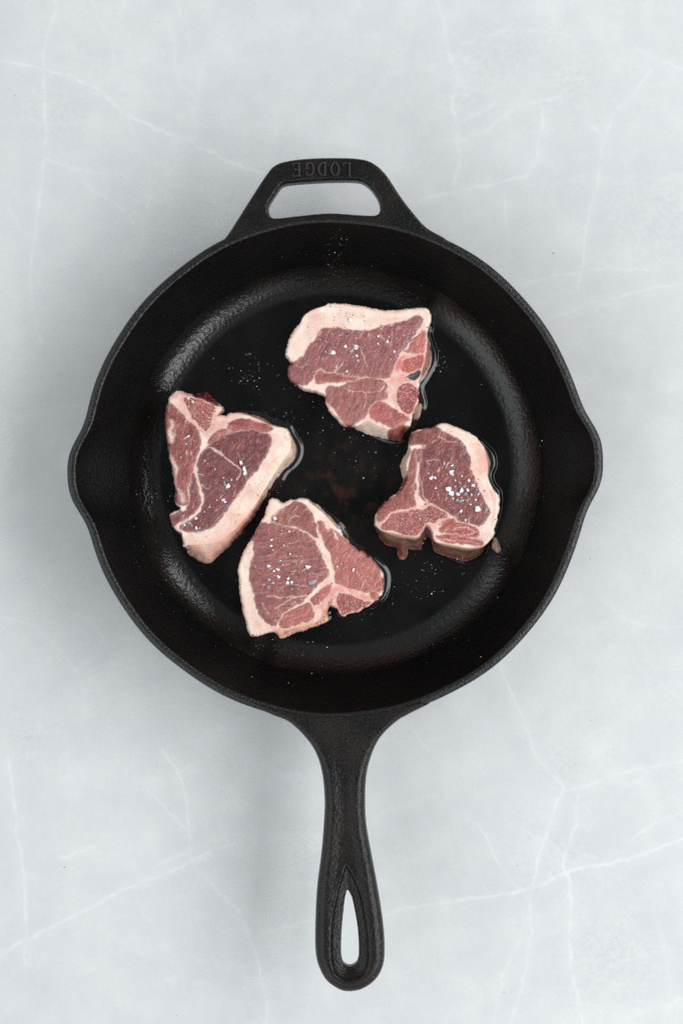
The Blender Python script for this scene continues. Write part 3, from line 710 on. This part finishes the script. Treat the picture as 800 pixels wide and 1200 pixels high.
def make_chop(key, s):
    sil = catmull(s['sil'], 3)
    seed = s['seed']
    lo, hi = sil.min(0) - 2, sil.max(0) + 2
    fn = lambda x, y: sdf(x, y, sil) + 0.75 * noise(x / 5, y / 5, seed + 50) + 0.45 * noise(x / 2.1, y / 2.1, seed + 51)
    X, Y, q, border, bv = grid_domain(fn, lo[0], lo[1], hi[0], hi[1], 0.54)
    ds = -fn(X, Y)
    n = len(X)
    # wander, so that traced borders are not ruler-smooth
    wx = X + 1.6 * noise(X / 11, Y / 11, seed + 60) + 1.0 * noise(X / 4.5, Y / 4.5, seed) + 0.45 * noise(X / 1.7, Y / 1.7, seed + 1)
    wy = Y + 1.6 * noise(X / 11, Y / 11, seed + 61) + 1.0 * noise(X / 4.5, Y / 4.5, seed + 2) + 0.45 * noise(X / 1.7, Y / 1.7, seed + 3)
    # ---- height
    R = 4.2 + 1.5 * noise(X / 14, Y / 14, seed + 4)
    k = np.clip(1 - ds / R, 0, 1)
    z = -0.0021 * (1 - np.sqrt(np.maximum(0, 1 - k ** 2)))
    side = np.zeros(n)
    for dp in s['drop']:
        p = catmull(dp, 3)
        e = sdf(X, Y, p, 40)
        dt = np.maximum(0, -e)
        t = dt / np.maximum(dt + np.maximum(ds, 0), 1e-6)
        inside = sm(0.3, -0.5, e)
        z = z * (1 - inside) + inside * (-0.0008 - (CHOP_T - 0.0055) * (0.15 * t + 0.85 * t ** 1.5))
        side = np.maximum(side, inside)
    # ---- colour
    col = np.tile(lin(FAT), (n, 1))
    f1 = fbm(X / 16, Y / 16, seed + 5)
    f2 = fbm(X / 5, Y / 5, seed + 6)
    f3 = noise(X / 1.3, Y / 1.3, seed + 7)
    mixc = lambda c0, c1, m: c0 * (1 - m[:, None]) + np.asarray(c1) * m[:, None]
    col = mixc(col, lin((232, 190, 170)), np.clip(0.22 + 0.75 * f1 + 0.15 * f2, 0, 0.75))
    col = mixc(col, lin((246, 232, 216)), np.clip(0.5 * fbm(X / 7, Y / 7, seed + 8), 0, 0.5))
    # layered striation of the fat following the outline
    col = col * (1 + 0.06 * noise(ds / 2.0 + 1.0 * f1, f1 * 2 + X / 40, seed + 9))[:, None]
    col = mixc(col, lin((196, 120, 104)), sm(0.62, 0.9, noise(X / 2.6, Y / 2.6, seed + 33)) * sm(0.0, 0.6, noise(X / 17, Y / 17, seed + 34)) * 0.5)
    if 'side' in s:
        e0 = sdf(X, Y, catmull(s['drop'][0], 3), 30)
        dt = np.maximum(-e0, 0); t0 = dt / np.maximum(dt + np.maximum(ds, 0), 1e-6) + 0.06 * f2
        streak = noise(X / 12, t0 * 9 + f1, seed + 10)
        cs = np.tile(lin((118, 88, 74)), (n, 1)) * (1 + 0.45 * streak + 0.25 * f2)[:, None]
        cs = mixc(cs, lin((74, 66, 66)), sm(0.1, 0.6, noise(X / 22, t0 * 3, seed + 11)) * sm(0.2, 0.35, t0) * sm(0.8, 0.6, t0) * 0.8)
        cs = mixc(cs, lin((196, 160, 134)), sm(0.26, 0.06, t0) * 0.75)
        cs = mixc(cs, lin((138, 74, 66)), sm(0.62, 0.85, t0) * np.clip(0.75 + 0.6 * f2, 0, 1))
        cs = mixc(cs, lin((206, 150, 138)), sm(0.9, 1.0, t0) * 0.5)
        col = mixc(col, cs, sm(0.2, -1.0, e0))
    for pts, hw, c, a in s['blush']:
        d = line_dist(wx, wy, pts, hw * 3)
        col = mixc(col, lin(c), a * np.exp(-(d / hw) ** 2) * np.clip(0.8 + 0.5 * f2, 0, 1))
    cls = np.zeros(n, int)
    names = ['fat_cap']
    mats = [M_FAT]
    meat = np.zeros(n)
    for name, poly, c, ang in s['muscle']:
        e = sdf(wx, wy, catmull(poly, 3), 14)
        e = e - 1.4 - 0.9 * f2
        m = sm(1.1, -1.1, e)
        a = math.radians(ang)
        u = X * math.cos(a) - Y * math.sin(a); v = X * math.sin(a) + Y * math.cos(a)
        bend = 2.2 * noise(X / 11, Y / 11, seed + 12)
        s1 = noise(u / 10.0, (v + bend) / 1.25, seed + 13)
        s2 = noise(u / 5.5, (v + bend) / 0.95, seed + 14)
        base = lin(c) * np.array((1.0, 0.87, 0.79))
        cc = base[None] * (1 + 0.16 * f1 + 0.14 * f2 + 0.14 * s1)[:, None]
        edge = sm(-4.5, -0.5, e)
        cc = mixc(cc, lin((176, 128, 122)), 0.30 * edge)
        cc = mixc(cc, lin((206, 162, 156)), np.clip(1.1 * (s1 * 0.6 + s2 * 0.6 - 0.30), 0, 1) * np.clip(0.55 + 0.6 * noise(X / 10, Y / 10, seed + 15), 0.1, 1) * 0.85)
        cc = mixc(cc, lin((70, 28, 32)), np.clip(0.8 * (-s1 * 0.6 - s2 * 0.5 - 0.26), 0, 1) * 0.75)
        cc = mixc(cc, lin((160, 62, 66)), np.clip(fbm(X / 9, Y / 9, seed + 16), 0, 1) * 0.28)
        # wisps of marbling
        wv = noise(u / 13 + 3, (v + bend * 1.6) / 1.7, seed + 18) + 0.25 * noise(u / 5, v / 1.2, seed + 20)
        cc = mixc(cc, lin((222, 184, 172)), sm(0.62, 0.95, wv) * sm(-0.1, 0.5, noise(X / 13, Y / 13, seed + 19)) * 0.7)
        col = mixc(col, cc, m)
        col = mixc(col, lin((224, 184, 172)), 0.45 * np.exp(-((e - 0.35) / 0.7) ** 2) * np.clip(0.75 + 0.6 * f1, 0.2, 1))
        z = z + m * 0.0007 * (1 - np.exp(np.minimum(e, 0) / 6.0)) + m * 0.00006 * s1
        cls[m > 0.5] = len(names)
        names.append(name); mats.append(M_MEAT)
        meat = np.maximum(meat, m)
    z = z - 0.0003 * (1 - meat) * (1 - side) * sm(-8, 4, 0 * X)
    for pts, hw, a in s['lines']:
        d = line_dist(wx, wy, pts, 8)
        m = a * np.exp(-(d / (hw * (1 + 0.35 * f2))) ** 2)
        col = mixc(col, lin((232, 202, 188)), m)
    inner = sm(6, 12, ds) * (1 - meat) * (1 - side)
    col = mixc(col, lin((222, 172, 158)), inner * np.clip(0.18 + 0.3 * f1, 0, 0.5))
    for name, poly, c in s['bone']:
        e = sdf(wx, wy, catmull(poly, 3), 14)
        col = mixc(col, lin((206, 122, 112)), sm(9, 1, e) * (1 - meat) * (1 - side) * np.clip(0.42 + 0.7 * f2, 0.05, 0.8))
    for name, poly, c in s['bone']:
        e = sdf(wx, wy, catmull(poly, 3), 14)
        ring = np.exp(-((e - 0.6) / 1.5) ** 2)
        col = mixc(col, lin((228, 182, 166)), 0.8 * ring * (1 if name != 'cartilage' else 0.2))
        m = sm(0.6, -0.6, e)
        pore = noise(X / 0.95, Y / 0.95, seed + 21)
        cc = lin(c)[None] * (1 + 0.22 * f2 + 0.15 * f1)[:, None]
        if name not in ('marrow_hollow', 'cartilage'):
            cc = mixc(cc, lin(c) * 0.3, np.clip(1.6 * (pore - 0.3), 0, 0.8))
            cc = mixc(cc, lin((226, 176, 158)), np.clip(1.3 * (-pore - 0.22), 0, 0.75))
            cc = mixc(cc, lin((176, 40, 44)), np.clip(fbm(X / 6, Y / 6, seed + 22) * 1.0, 0, 0.28))
            z = z - m * 0.00022 * np.clip(pore - 0.1, 0, 1)
        if name == 'marrow_hollow':
            z = z + 0.0016 * -sm(0.5, -3.5, e)
        col = mixc(col, cc, m)
        cls[m > 0.5] = len(names)
        names.append(name); mats.append(M_BONE)
    # crusty blotches and moisture mottling everywhere
    col = col * (1 + (0.03 + 0.08 * meat) * f3 + (0.03 + 0.05 * meat) * f2)[:, None]
    cx, cy = sil.mean(0)
    z = z + 0.00045 * fbm(X / 18, Y / 18, seed + 24) + (0.00008 + 0.00016 * meat) * fbm(X / 6, Y / 6, seed + 25) + 0.00007 * meat * noise(X / 1.6, Y / 1.6, seed + 26)
    zz = TOPZ + z
    # ---- world
    gx, gy = (X - 400) * KC, (600 - Y) * KC
    V = [np.stack([gx, gy, zz], 1)]
    col_all = [np.clip(col, 0.002, 0.95)]
    # skirt
    bx, by = X[bv], Y[bv]
    h = 0.3
    nxn = fn(bx + h, by) - fn(bx - h, by); nyn = fn(bx, by + h) - fn(bx, by - h)
    L = np.maximum(np.hypot(nxn, nyn), 1e-6); nxn /= L; nyn /= L
    Qs = [q]; cl_f = [None]
    remap = np.full(n, -1); remap[bv] = np.arange(len(bv))
    prev = border
    base = n
    lv = (0.12, 0.35, 0.62, 0.85, 1.0)
    zb0 = zz[bv]
    skirt_cls = []
    for li, t in enumerate(lv):
        bul = 0.8 * math.sin(math.pi * min(t * 1.1, 1)) * (0.8 + 0.8 * noise(bx / 7, by / 7 + t * 3, seed + 30)) - 1.2 * max(0, t - 0.8) / 0.2
        x2, y2 = bx + nxn * bul, by + nyn * bul
        z2 = zb0 + (FLOOR_Z + 0.0002 - zb0) * t
        V.append(np.stack([(x2 - 400) * KC, (600 - y2) * KC, z2], 1))
        c = col[bv] * (1 + 0.2 * noise(bx / 3, by / 3 + t * 5, seed + 31))[:, None]
        c = c * (1 - 0.25 * t) + lin((150, 92, 84)) * 0.25 * t
        col_all.append(np.clip(c, 0.002, 0.95))
        cur = np.stack([remap[border[:, 0]] + base, remap[border[:, 1]] + base], 1)
        Qs.append(np.stack([prev[:, 0], cur[:, 0], cur[:, 1], prev[:, 1]], 1))
        skirt_cls.append(cls[border[:, 0]])
        prev = cur; base += len(bv)
    V = np.vstack(V); C = np.vstack(col_all); Q = np.vstack(Qs)
    N = vnormals(V, Q)
    fc = np.concatenate([np.sort(cls[q], axis=1)[:, 2]] + skirt_cls)
    loc = ((cx - 400) * KC, (600 - cy) * KC, FLOOR_Z)
    root = empty('lamb_chop', loc)
    tag(root, s['label'], 'lamb chop', 'raw lamb chops in the skillet')
    for i, (nm, mt) in enumerate(zip(names, mats)):
        sel = fc == i
        if sel.sum() > 6:
            mesh_obj(nm, V, Q[sel], mt, root, normals=N, col=C, loc=loc)
    # height sampler
    def at(px, py):
        k = np.argmin((X - px) ** 2 + (Y - py) ** 2)
        return zz[k]
    SAMPLER[key] = at
    # ---- juice around the chop
    def wet(x, y):
        off = 0.2 + 2.6 * fbm(x / 24, y / 24, seed + 40, 2) + 6.0 * np.clip((x - cx) / 70, -1.0, 1.1)
        for px, py, rr, ex in WET[key]:
            off = off + ex * np.exp(-((x - px) ** 2 + (y - py) ** 2) / rr ** 2)
        return sdf(x, y, sil) - np.maximum(off, -3.0)
    X2, Y2, q2, b2, bv2 = grid_domain(lambda x, y: np.maximum(wet(x, y), -(sdf(x, y, sil) + 3.5)), lo[0] - 12, lo[1] - 12, hi[0] + 14, hi[1] + 12, 0.7)
    def zfun(x, y):
        tt = np.clip(-wet(x, y) / 4.6, 0, 1)
        prof = 1 - (1 - tt) ** 1.15
        climb = sm(1.6, -0.5, sdf(x, y, sil))
        hf = 0.25 + 0.75 * sm(-0.35, 0.2, 0.6 * fbm(x / 26, y / 26, seed + 42, 2) + 0.9 * (x - cx) / 75)
        return FLOOR_Z + 0.00008 + hf * (0.00098 * prof + 0.0006 * climb)
    zt = zfun(X2, Y2)
    h2 = 0.6
    NU = np.stack([-(zfun(X2 + h2, Y2) - zfun(X2 - h2, Y2)) / (2 * h2 * KC), (zfun(X2, Y2 + h2) - zfun(X2, Y2 - h2)) / (2 * h2 * KC), np.ones(len(X2))], 1)
    NU /= np.linalg.norm(NU, axis=1, keepdims=True)
    gx, gy = (X2 - 400) * KC, (600 - Y2) * KC
    nn = len(X2)
    V = np.vstack([np.stack([gx, gy, zt], 1), np.stack([gx, gy, np.full(nn, FLOOR_Z + 0.00004)], 1)])
    Q = np.vstack([q2, np.stack([b2[:, 0], b2[:, 0] + nn, b2[:, 1] + nn, b2[:, 1]], 1), q2[:, ::-1] + nn])
    NV = np.vstack([NU, np.tile((0.0, 0.0, -1.0), (nn, 1))])
    o = mesh_obj('juice_puddle', V, Q, M_OIL, None, normals=NV, loc=loc)
    where = {'A': 'upper', 'B': 'left', 'C': 'lower', 'D': 'right'}[key]
    tag(o, f'dark shiny juice pooled around the {where} chop', 'puddle', 'juice puddles around the chops')
for k_, s_ in SPEC.items():
    make_chop(k_, s_)

# ------------------------------------------------------------------ seasoning
def hull_mesh(name, size, flat, rng, npts=9):
    bm = bmesh.new()
    for _ in range(npts):
        v = Vector((rng.uniform(-1, 1), rng.uniform(-1, 1), rng.uniform(-1, 1)))
        v.normalize(); v *= rng.uniform(0.75, 1.0)
        bm.verts.new((v.x * size, v.y * size, v.z * size * flat))
    r = bmesh.ops.convex_hull(bm, input=bm.verts)
    junk = list({g for g in r['geom_interior'] + r['geom_unused'] if isinstance(g, bmesh.types.BMVert)})
    bmesh.ops.delete(bm, geom=junk, context='VERTS')
    m = bpy.data.meshes.new(name); bm.to_mesh(m); bm.free()
    return m

rng = random.Random(5)
FLAKES = [hull_mesh('salt_flake', 1.0, rng.uniform(0.3, 0.5), rng, rng.choice((7, 8, 10, 12))) for _ in range(12)]
GRAINS = [hull_mesh('grain', 1.0, 0.8, rng, 8) for _ in range(5)]
for k_, m in enumerate(FLAKES): m.materials.append(M_SALT2 if k_ % 3 == 2 else M_SALT)

SALT = {
    'A': [(390, 391, 6), (390, 412.5, 8), (412, 410.5, 8), (417, 407, 6), (410.6, 375, 6), (419, 423, 5), (406, 435, 4.5), (405, 406, 4.5), (454, 400, 5), (462, 412, 4.5), (442.5, 403, 3.5), (420.6, 390, 4.5), (398, 392, 4), (406, 395, 4), (418, 417, 4), (443, 394, 3), (473, 393, 2.5), (375, 398, 2.5), (382, 400, 2.5), (371, 405, 2.5)],
    'B': [(288, 549, 9), (287, 554, 7), (283, 542, 6), (264, 566, 7), (267, 570, 7), (271, 562, 4), (262, 585, 6.5), (264, 588, 4), (230, 607.5, 4.5), (222, 613, 6), (225, 616, 3), (230, 619, 5), (216.5, 615, 4), (221, 511, 4.5), (217, 514, 4), (226, 470.6, 4.5), (221, 467, 4), (221, 476, 3.5), (244, 504, 4), (235, 498, 3.5), (245, 489, 3.5), (232.5, 509, 4), (240, 540, 3), (252, 550, 3), (230, 564, 3), (224, 564, 3), (212, 536, 2.5), (262, 560, 2.5), (240, 600, 2.5), (248, 580, 2.5), (246, 594, 2.5), (238, 483, 3)],
    'C': [(360.6, 664, 8), (346, 669, 6), (326, 667, 5.5), (322, 607.5, 5.5), (321, 611, 4), (320, 644, 4), (318, 632.5, 4.5), (317.5, 640, 4), (339, 623, 4), (315, 663, 5), (366, 682.5, 9), (369, 681, 5), (316, 688.5, 7), (326, 676, 5.5), (321, 669, 4), (315.6, 679, 4), (337, 682.5, 4.5), (342, 682.5, 4), (345, 705.6, 4), (400, 660.6, 4), (414, 668, 4.5), (395, 664, 3.2), (320, 683, 4.5), (338, 678, 3.5), (340, 649, 3), (332, 639, 3), (339, 636, 2.5), (329, 657, 3), (347, 661, 3), (306, 695, 3), (350, 690, 2.5)],
    'D': [(529, 553, 7), (530, 556, 4), (520, 543, 4.5), (529, 544.6, 4.5), (525, 574, 9), (528, 578, 8), (538.7, 564.8, 6.5), (549, 563, 5), (540, 575, 8), (536, 579, 6), (545, 579, 5), (554, 569, 5.5), (548, 574, 5.5), (535, 586, 6), (540.4, 587, 6), (547, 586, 5), (505, 560, 6.5), (509, 560, 5), (559, 596.4, 7.5), (540, 599, 5), (541, 605, 3.5), (545.4, 609.4, 4), (570, 597, 4), (512.7, 580, 4), (518, 547, 3), (533, 563, 3.5), (541, 558, 3), (541, 553, 3), (552, 580, 4), (557, 586, 4), (544, 570, 4), (531, 584, 3.5), (526, 591, 3.5), (560, 579, 3), (533, 570, 3.5), (551, 591, 3), (545, 594, 3), (510, 572, 3), (502, 555, 3)],
}
NICK = {'A': 'chop at the top of the pan', 'B': 'dark red chop at the left', 'C': 'chop at the bottom of the pan', 'D': 'chop at the right'}
BIG = {
    ('A', 390, 412.5): 'bluish white salt flake on the left part of the upper chop',
    ('A', 412, 410.5): 'biggest salt flake of the cluster in the middle of the upper chop',
    ('B', 288, 549): 'biggest square salt flake on the left chop, close to its fat band',
    ('B', 287, 554): 'salt flake just below the biggest square flake on the left chop',
    ('B', 264, 566): 'upper flake of the salt pair at the centre of the left chop',
    ('B', 267, 570): 'lower flake of the salt pair at the centre of the left chop',
    ('C', 360.6, 664): 'upper of the two big salt flakes near the bone of the lower chop',
    ('C', 366, 682.5): 'lower of the two big salt flakes near the bone of the lower chop',
    ('C', 316, 688.5): 'square salt flake at the left of the lower chop, near its fat edge',
    ('D', 529, 553): 'lone long salt flake above the salt heap on the right chop',
    ('D', 525, 574): 'large salt flake at the left end of the heap on the right chop',
    ('D', 528, 578): 'salt flake tucked under the left end of the heap on the right chop',
    ('D', 540, 575): 'salt flake in the middle of the heap on the right chop',
    ('D', 559, 596.4): 'long salt flake at the lower right of the salt on the right chop',
}
def xf(loc, size, rz, tx=0, ty=0):
    return Matrix.Translation(loc) @ Matrix.Rotation(rz, 4, 'Z') @ Matrix.Rotation(tx, 4, 'X') @ Matrix.Rotation(ty, 4, 'Y') @ Matrix.Diagonal((size[0], size[1], size[2], 1))

def scatter(name, items, meshes, mat, label, cat):
    """many tiny grains as one mesh; items: (x, y, z, size_m)"""
    Vs, Fs, b, idx = [], [], 0, []
    for x, y, z, s in items:
        m = rng.choice(meshes)
        M = xf((x, y, z + s * 0.25), (s * rng.uniform(0.7, 1.1), s * rng.uniform(0.6, 1.0), s * rng.uniform(0.6, 1)), rng.uniform(0, 6.28), rng.uniform(-.4, .4), rng.uniform(-.4, .4))
        Vs += [M @ v.co for v in m.vertices]
        Fs += [tuple(i + b for i in p.vertices) for p in m.polygons]
        b += len(m.vertices)
        idx += [1 if rng.random() < 0.35 else 0] * len(m.polygons)
    me = bpy.data.meshes.new(name); me.from_pydata(Vs, [], Fs); me.update()
    me.materials.append(mat)
    if mat is M_SALT:                       # some grains are clear crystals
        me.materials.append(M_SALT2)
        me.polygons.foreach_set('material_index', idx)
    o = bpy.data.objects.new(name, me); COL.objects.link(o)
    return tag(o, label, cat, kind='stuff')

for key, lst in SALT.items():
    small = []
    at = SAMPLER[key]
    for px, py, d in lst:
        x, y = (px - 400) * KC, (600 - py) * KC
        z = at(px, py)
        if d >= 7:
            o = bpy.data.objects.new('salt_flake', rng.choice(FLAKES)); COL.objects.link(o)
            r = d * KC * 0.68
            o.matrix_world = xf((x, y, z + r * 0.28), (r * rng.uniform(0.85, 1.1), r * rng.uniform(0.65, 0.95), r * 0.9), rng.uniform(0, 6.28), rng.uniform(-.25, .25), rng.uniform(-.25, .25))
            tag(o, BIG[(key, px, py)], 'salt flake', 'large salt flakes on the chops')
        else:
            small.append((x, y, z, d * KC * (0.66 if d >= 4 else 0.6)))
    sil = catmull(SPEC[key]['sil'], 3)
    lo, hi = sil.min(0), sil.max(0)
    big = np.array([(a, b) for a, b, c in lst])
    gold, dark = [], []
    for k in range(900):
        if k < 110:
            c = big[rng.randrange(len(big))]; px, py = c[0] + rng.gauss(0, 13), c[1] + rng.gauss(0, 13)
        elif k < 230:
            c = big[rng.randrange(len(big))]; px, py = c[0] + rng.gauss(0, 26), c[1] + rng.gauss(0, 26)
        elif k < 262:
            c = sil[rng.randrange(len(sil))]; px, py = c[0] + rng.gauss(0, 1.2), c[1] + rng.gauss(0, 1.2)
        else: break
        if sdf(np.array([px]), np.array([py]), sil)[0] > -0.6: continue
        it = ((px - 400) * KC, (600 - py) * KC, at(px, py))
        if k < 110:
            if k < 55: small.append(it + (0.4 * KC + 1.3 * KC * rng.random() ** 2.5,))
        elif k < 145: gold.append(it + (rng.uniform(0.7, 1.6) * KC,))
        elif k < 195: dark.append(it + (rng.uniform(0.6, 1.4) * KC,))
        elif k < 230: small.append(it + (rng.uniform(0.4, 0.9) * KC,))
        elif k < 252: gold.append(it + (rng.uniform(1.0, 2.2) * KC,))
        else: dark.append(it + (rng.uniform(0.9, 1.7) * KC,))
    scatter('salt_grains', small, FLAKES, M_SALT, f'fine white salt grains on the {NICK[key]}', 'salt')
    scatter('spice_grains', gold, GRAINS, M_GOLD, f'golden spice grains on the {NICK[key]}', 'spice')
    scatter('pepper_specks', dark, GRAINS, M_PEPPER, f'black pepper specks on the {NICK[key]}', 'pepper')

# specks and droplets on the pan
KF = S0 * (H - FLOOR_Z) / H
SILS = [catmull(s['sil'], 2) for s in SPEC.values()]
def free_floor(px, py, gap=2.0):
    return all(sdf(np.array([px]), np.array([py]), s)[0] > gap for s in SILS)
def pan_z(px, py):
    r = math.hypot(px - 392.9, py - 550.4) * KF
    if r < 0.096: return FLOOR_Z
    t = min(1.0, (r - 0.096) / 0.033)
    return FLOOR_Z + 0.0004 + 0.0435 * t ** 1.55
salt_f, drops, brown, goldf = [], [], [], []
clusters = [(297, 438, 16, 60), (335, 488, 12, 22), (510, 425, 10, 26), (440, 535, 22, 36), (330, 570, 10, 10), (480, 680, 22, 40), (510, 665, 8, 14), (440, 700, 18, 26), (400, 500, 30, 26), (370, 745, 14, 12), (190, 580, 14, 22), (455, 610, 16, 18), (300, 600, 6, 6), (395, 300, 12, 10), (540, 560, 120, 40), (300, 760, 30, 8)]
for cx, cy, sg, cnt in clusters:
    for k in range(cnt):
        px, py = rng.gauss(cx, sg), rng.gauss(cy, sg * 0.8)
        if not free_floor(px, py) or math.hypot(px - 393, py - 550) > 270: continue
        it = ((px - 400) * KF, (600 - py) * KF, pan_z(px, py))
        (drops if rng.random() < 0.55 and math.hypot(px - 393, py - 550) < 196 else salt_f).append(it + (rng.uniform(0.35, 1.0) * KF * (1.5 if rng.random() < 0.12 else 1),))
for k in range(110):                    # spill of spice down the far wall
    t = rng.random()
    px, py = rng.gauss(396, 5 + 5 * t), 268 + 85 * t
    if not free_floor(px, py): continue
    z = pan_z(px, py); kk = S0 * (H - z) / H
    (brown if rng.random() < 0.8 else goldf).append(((px - 400) * kk, (600 - py) * kk, z, rng.uniform(0.2, 0.5) * KF))
for px, py in [(300, 757), (304, 756), (338, 800), (365, 789), (277, 680), (284, 722), (303, 760), (322, 757), (420, 700), (508, 434), (505, 437), (470, 357), (435, 360), (240, 690), (195, 680), (350, 465), (346, 452), (510, 672), (424, 726), (583, 700), (563, 770), (250, 420), (375, 520)]:
    if not free_floor(px, py, 0.5): continue
    z = pan_z(px, py); kk = S0 * (H - z) / H
    goldf.append(((px - 400) * kk, (600 - py) * kk, z, rng.uniform(0.7, 1.4) * KF))
for k in range(420):
    a, r = rng.uniform(0, 6.28), rng.uniform(60, 262)
    px, py = 393 + r * math.cos(a), 550 + r * math.sin(a)
    if not free_floor(px, py): continue
    z = pan_z(px, py); kk = S0 * (H - z) / H
    salt_f.append(((px - 400) * kk, (600 - py) * kk, z, rng.uniform(0.16, 0.42) * KF))
scatter('salt_grains', salt_f, FLAKES, M_SALT, 'tiny salt specks scattered over the black pan floor', 'salt')
scatter('spice_grains', goldf, GRAINS, M_GOLD, 'golden spice grains scattered on the black pan', 'spice')
scatter('spice_grains', brown, GRAINS, M_RUST, 'trail of brown spice specks on the pan wall below the helper handle', 'spice')
bm = bmesh.new(); bmesh.ops.create_icosphere(bm, subdivisions=2, radius=1.0)
for v in bm.verts: v.co.z = max(v.co.z, -0.25) * 0.6
dm = bpy.data.meshes.new('drop'); bm.to_mesh(dm); bm.free()
dm.polygons.foreach_set('use_smooth', [True] * len(dm.polygons))
dr = scatter('oil_droplets', [(x, y, z, s * rng.choice((1.1, 1.4, 1.7, 2.1))) for x, y, z, s in drops], [dm], M_OIL, 'tiny shiny oil droplets on the black pan floor', 'oil')
dr.data.polygons.foreach_set('use_smooth', [True] * len(dr.data.polygons))
tb = [(186, 26, 1.0), (18, 112, 1.0), (295, 20, 1.0), (648, 297, 1.1), (76, 1016, 1.2), (606, 1015, 0.8), (553, 175, 0.8), (727, 219, 0.9), (277, 837, 0.8), (691, 655, 0.8), (590, 1163, 0.7), (207, 1190, 1.0), (693, 844, 0.8), (142, 207, 0.8), (719, 879, 0.7)]
scatter('spice_grains', [((x - 400) * S0, (600 - y) * S0, 0.0, r * S0) for x, y, r in tb], GRAINS, M_RUST, 'few tiny brown crumbs on the pale tabletop', 'crumbs')

# two loose scraps beside the chops
def scrap(px, py, rx, ry, ang, label):
    bm = bmesh.new(); bmesh.ops.create_icosphere(bm, subdivisions=4, radius=1.0)
    for v in bm.verts:
        c = v.co
        k = 1 + 0.16 * math.sin(3.1 * c.x + 1.7 * c.y) + 0.08 * math.sin(6 * c.y + 4 * c.z)
        v.co = Vector((c.x * rx * KF * k, c.y * ry * KF * k * (1 - 0.25 * c.x), c.z * min(rx, ry) * KF * 0.8 * k))
    m = bpy.data.meshes.new('meat_scrap'); bm.to_mesh(m); bm.free()
    m.polygons.foreach_set('use_smooth', [True] * len(m.polygons))
    m.materials.append(M_SCRAP)
    o = bpy.data.objects.new('meat_scrap', m); COL.objects.link(o)
    o.location = ((px - 400) * KF, (600 - py) * KF, FLOOR_Z + min(rx, ry) * KF * 0.7)
    o.rotation_euler = (0, 0, math.radians(ang))
    tag(o, label, 'meat scrap', 'loose scraps in the skillet')
scrap(580.5, 639, 9, 4.6, 105, 'small pale oval scrap beside the lower right corner of the right chop')
scrap(488, 482, 9.5, 5.5, 70, 'small tan scrap tucked beside the bone of the upper chop')
